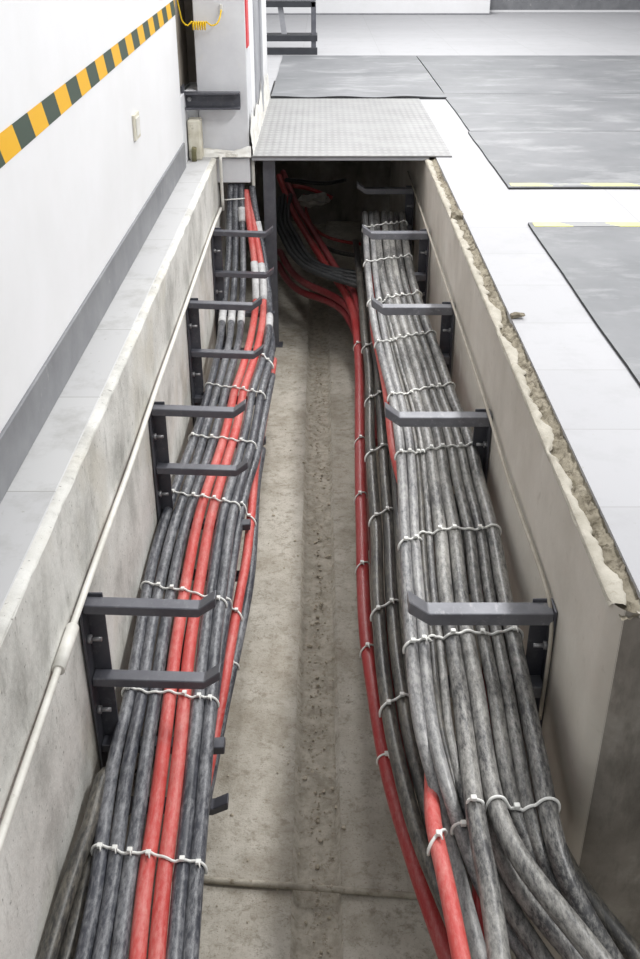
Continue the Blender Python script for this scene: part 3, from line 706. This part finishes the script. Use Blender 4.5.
# ------------------------------------------------------------------ cable ties
def tie(keys, pl, pr_, z, label, group, ends=(205, -25), rt=.0042):
    a, c = at(pl[0], pl[1], z), at(pr_[0], pr_[1], z)
    def yy(x): t = (x - a.x) / (c.x - a.x); t = max(-.1, min(1.1, t)); return a.y + (c.y - a.y) * t
    cs = []
    for kk in keys:
        q = xz(kk, a.y)
        if q is None: continue
        for _ in range(3):
            q2 = xz(kk, yy(q[0]))
            if q2: q = q2
        cs.append(q)
    cs.sort()
    pts = []; gaps = []
    for i, (x, zc, r) in enumerate(cs):
        a0 = ends[0] if i == 0 else 128; a1 = ends[1] if i == len(cs) - 1 else 52
        n = 7
        for j in range(n):
            th = math.radians(a0 + (a1 - a0) * j / (n - 1))
            X = x + (r + .0045) * math.cos(th)
            pts.append((X, yy(X) + .006 * math.sin(i * 2.3 + j * .3), zc + (r + .0045) * math.sin(th)))
        gaps.append((x, zc + r + .008))
    P = smooth(catmull(pts, .01), 2)
    b = MB(); b.tube(P, rt, 6)
    o = b.build('cable_tie', M['tie']); tag(o, label, 'cable tie', group)
    rnd = random.Random(int(pl[1] * 7 + pl[0]))
    for i, (x, zt_) in enumerate(gaps):
        if len(gaps) > 3 and rnd.random() < .35: continue
        x += rnd.uniform(-.006, .006); y = yy(x)
        h = MB(); h.box(x - .007, x + .007, y - .008, y + .006, zt_ - .003, zt_ + .007, .002)
        if rnd.random() < .6: h.tube([(x, y, zt_ + .003), (x + .004, y - .012, zt_ + .006), (x + .006, y - .020, zt_ + .002)], .0022, 5)
        h.build('tie_lock', M['tie'], o)
    return o
LB = ['K1', 'K2', 'K3', 'R1', 'R2', 'K4', 'K5']
GT = 'white cable ties on the left bundle'
zt_ = -.79
tie(LB, (90, 846), (200, 862), zt_, 'white cable tie nearest the camera across the left bundle', GT)
tie(LB, (118, 688), (212, 697), zt_, 'white cable tie across the left bundle just before the nearest left bracket', GT)
tie(LB, (145, 583), (222, 598), zt_, 'white cable tie across the left bundle just beyond the nearest left bracket', GT)
tie(LB, (172, 492), (237, 502), zt_, 'white cable tie across the left bundle just before the second left bracket', GT)
tie(LB, (192, 435), (253, 441), zt_, 'white cable tie across the left bundle behind the lower arm of the second bracket', GT)
tie(LB, (210, 384), (264, 392), zt_, 'white cable tie across the left bundle before the third left bracket', GT)
tie(['K4', 'K5'], (260, 353), (271, 360), zt_, 'short white cable tie at the right edge of the left bundle by the third bracket', GT)
q = [atY(224, 200, 6.64), atY(225.5, 200, 6.60), atY(231, 199.4, 6.585), atY(238, 199, 6.583), atY(243, 198.6, 6.59), atY(245, 198.4, 6.63)]
b = MB(); b.tube(smooth(catmull(q, .01), 2), .0045, 6)
tag(b.build('cable_tie', M['tie']), 'white cable tie on black cables rising behind the farthest left bracket', 'cable tie', GT)
tie(['K6', 'S1'], (234, 606), (248, 612), -.87, 'short white cable tie holding the side red cable beyond the nearest left bracket', GT)
tie(['K6', 'S1'], (242, 510), (254, 515), -.87, 'short white cable tie holding the side red cable before the second left bracket', GT)
tie(['S2'], (232, 667), (242, 667), -1.0, 'small white cable tie on the lowest black cable right of the left bundle', GT)
RBN = ['C1', 'C2', 'C3', 'C4', 'C5', 'C6', 'C7', 'C8', 'C9']
GQ = 'white cable ties on the right bundle'; zq = -.475
tie(['C2', 'C4', 'C5', 'C6', 'C7', 'C8', 'C9'], (440, 806), (556, 800), zq, 'white cable tie nearest the camera across the right bundle', GQ)
tie(['C1', 'C2'], (408, 643), (430, 636), zq, 'short white cable tie on two pale cables at the nearest right bracket', GQ)
tie(['C3', 'C4', 'C5', 'C6', 'C7', 'C8', 'C9'], (432, 634), (520, 630), zq, 'white cable tie across the right bundle just before the nearest right bracket', GQ)
tie(['C1', 'C2'], (401, 541), (422, 535), zq, 'short white cable tie on two pale cables between the nearest two right brackets', GQ)
tie(['C3', 'C4', 'C5', 'C6', 'C7', 'C8', 'C9'], (422, 530), (500, 526), zq, 'white cable tie across the right bundle between the nearest two right brackets', GQ)
tie(RBN, (396, 452), (475, 443), zq, 'white cable tie across the right bundle just before the second right bracket', GQ)
tie(RBN, (390, 394), (456, 382), zq, 'white cable tie across the right bundle just beyond the second right bracket', GQ)
tie(RBN, (374, 342), (432, 331), zq, 'white cable tie across the right bundle just before the third right bracket', GQ)
tie(RBN, (370, 300), (418, 292), zq, 'white cable tie across the right bundle just beyond the third right bracket', GQ)
tie(['C1', 'C2', 'C5', 'C6', 'C7', 'C8', 'C9'], (366, 261), (410, 255), zq, 'white cable tie across the right bundle just before the fourth right bracket', GQ)
tie(['C1', 'C2', 'C5', 'C6', 'C7', 'C8', 'C9'], (366, 227), (406, 222), zq, 'white cable tie farthest away across the right bundle beyond the fourth bracket', GQ)
GW = 'white cable ties on the lower right layer'
for (y, w) in ((340, 'farthest white cable tie on the lower layer at the left of the right bundle'), (393, 'second farthest white cable tie on the lower right layer, beyond the second bracket'),
               (447, 'white cable tie on the lower right layer just before the second right bracket'), (512, 'white cable tie on the lower right layer midway between the nearest two brackets'),
               (605, 'white cable tie on the lower right layer level with the nearest right bracket'), (703, 'white cable tie nearest the camera on the lower right layer')):
    tie(['L1', 'L2'], (366 + (y - 340) * .03, y + 6), (392 + (y - 340) * .03, y - 6), -.69, w, GW)
tie(['RM'], (420, 862), (443, 838), -.53, 'white cable tie round the red cable emerging at the bottom right', GW)
GS = 'thin white ties on the long red cable'
for (y, w) in ((342, 'farthest thin white tie on the long red cable'), (440, 'second farthest thin white tie on the long red cable'), (496, 'third farthest thin white tie on the long red cable'), (567, 'third nearest thin white tie on the long red cable'),
               (652, 'second nearest thin white tie on the long red cable'), (763, 'nearest thin white tie on the long red cable')):
    tie(['RA'], (355, y + 3), (370, y - 3), -.85, w, GS, rt=.0032)

# ------------------------------------------------------------------ wires and pipes
def run(name, pts, r, mat, label, cat, seg=10, sm=2):
    b = MB(); b.tube(smooth(catmull(pts, .05), sm), r, seg); o = b.build(name, mat); return tag(o, label, cat)
zw = -.304
xw = -XWL + .018
cdt = run('conduit', [(xw, .9, zw - .03), (xw, 1.6, zw - .01), (xw, 2.27, zw), (xw + .002, 3.0, zw - .004), (xw, 3.54, zw), (xw, 4.77, zw), (xw, 6.09, zw), (xw + .001, 6.3, zw - .004), (xw + .002, 6.55, zw - .01)], .0095, M['pvc'],
          'thin white conduit resting along the left bracket tops', 'conduit')
p = atX(66, 650, xw)
MB().tube([(xw, p.y - .085, zw - .006), (xw, p.y + .085, zw - .004)], .017, 12).build('coupling', M['pvc'], cdt)
run('drop_pipe', [(-.634, 6.585, -.335), (-.636, 6.585, -.2), (-.636, 6.585, -.06), (-.636, 6.585, .012)], .010, M['pvc'], 'white vertical pipe dropping from the ledge behind the farthest left bracket', 'pipe')
run('drop_pipe', [(-.437, 6.66, -.36), (-.435, 6.66, -.2), (-.435, 6.66, -.014)], .012, M['pvc'], 'short white vertical pipe hanging beside the grey block under the cover plate', 'pipe')
yw = XW - .012
run('wall_wire', [(yw + .018, 7.6, -.30), (yw + .014, 6.02, -.305), (yw + .010, 4.7, -.308), (yw + .005, 3.47, -.315), (yw, 2.9, -.33), (yw, 2.45, -.322), (yw, 2.27, -.325), (yw - .0, 2.20, -.35), (yw, 2.182, -.43), (yw, 2.182, -.55), (yw, 2.185, -.70)], .006, M['beige_wire'],
    'beige wire along the right trench wall, dropping down behind the nearest bracket', 'wire')
p0, p1 = at(200, 879, ZF + .012), at(446, 898, ZF + .012)
run('floor_conduit', [(p0.x - .12, p0.y + .02, ZF + .012), (p0.x, p0.y, ZF + .012), ((p0.x + p1.x) / 2, (p0.y + p1.y) / 2, ZF + .012), (p1.x, p1.y, ZF + .012), (p1.x + .14, p1.y - .01, ZF + .012)], .0105, M['dirt'],
    'thin dusty conduit lying across the trench floor at the bottom', 'conduit', sm=0)
# upright pipe at the lower left edge
pv = [atX(-7, 846, -.612), atX(-5, 1010, -.60)]
b = MB(); b.tube([(-.60, 1.50, ZF), (-.603, 1.52, -.6), (-.606, 1.54, .1)], .014, 12)
#tag(b.build('upright_pipe', M['pvc']), 'white upright pipe at the lower left corner', 'pipe')
b.bm.free()

# ------------------------------------------------------------------ debris
b = MB(); rnd = random.Random(3)
for i in range(800):
    if rnd.random() < .75: x = rnd.gauss(-.01, .028); x = max(-.08, min(.06, x)); z = ZF - .026
    else: x = rnd.uniform(-.5, .5); z = ZF + .001
    y = rnd.uniform(1.5, 7.2); r = abs(rnd.gauss(0, .0028)) + .0014
    b.blob((x, y, z + r * .5), r, i, 1, (1.2, 1.1, .8), .6)
tag(b.build('dirt_crumbs', M['crumb']), 'sandy dirt crumbs scattered along the middle runnel of the trench floor', 'dirt', kind='stuff')
p = at(519, 318, 0.0)
b = MB()
b.prism([(-.022, -.004), (.026, .007), (.032, .012), (-.006, .017), (-.024, .010)], -.016, .012, .002)
for v in b.bm.verts: v.co += Vector((p.x - .01, p.y, .004))
tag(b.build('concrete_shard', M['aggregate']), 'brown concrete shard lying on the chipped right trench edge', 'shard')
p = at(457, 212, 0.0)
b = MB(); b.blob((p.x, p.y - .02, -.018), .035, 5, 2, (1, 1.3, .9), .5)
tag(b.build('concrete_lump', M['aggregate']), 'rough concrete lump in the notch of the right trench edge', 'lump')

# ------------------------------------------------------------------ light
w = bpy.data.worlds.new('World'); SC.world = w; w.use_nodes = True
bg = w.node_tree.nodes['Background']; bg.inputs[0].default_value = (.97, .985, 1, 1); bg.inputs[1].default_value = .50
def lamp(x, y, z, sx, sy, e):
    l = bpy.data.lights.new('ceiling_lamp', 'AREA'); l.shape = 'RECTANGLE'; l.size = sx; l.size_y = sy; l.energy = e; l.color = (1, .995, .985)
    o = bpy.data.objects.new('ceiling_lamp', l); COL.objects.link(o); o.location = (x, y, z); return o
for y in (2.9, 5.7, 8.5, 11.3, 14.1, 16.9):
    lamp(2.1, y, 3.3, .4, 1.6, 115 if y < 4 else 62 if y < 8 else 48)
for y in (7.0, 10.0, 13.0):
    lamp(.1, y, 3.3, .4, 1.6, 60)
v = SC.view_settings; v.view_transform = 'Standard'; v.look = 'None'; v.gamma = 1; v.use_curve_mapping = False; v.exposure = .38
SC.cycles.max_bounces = 6
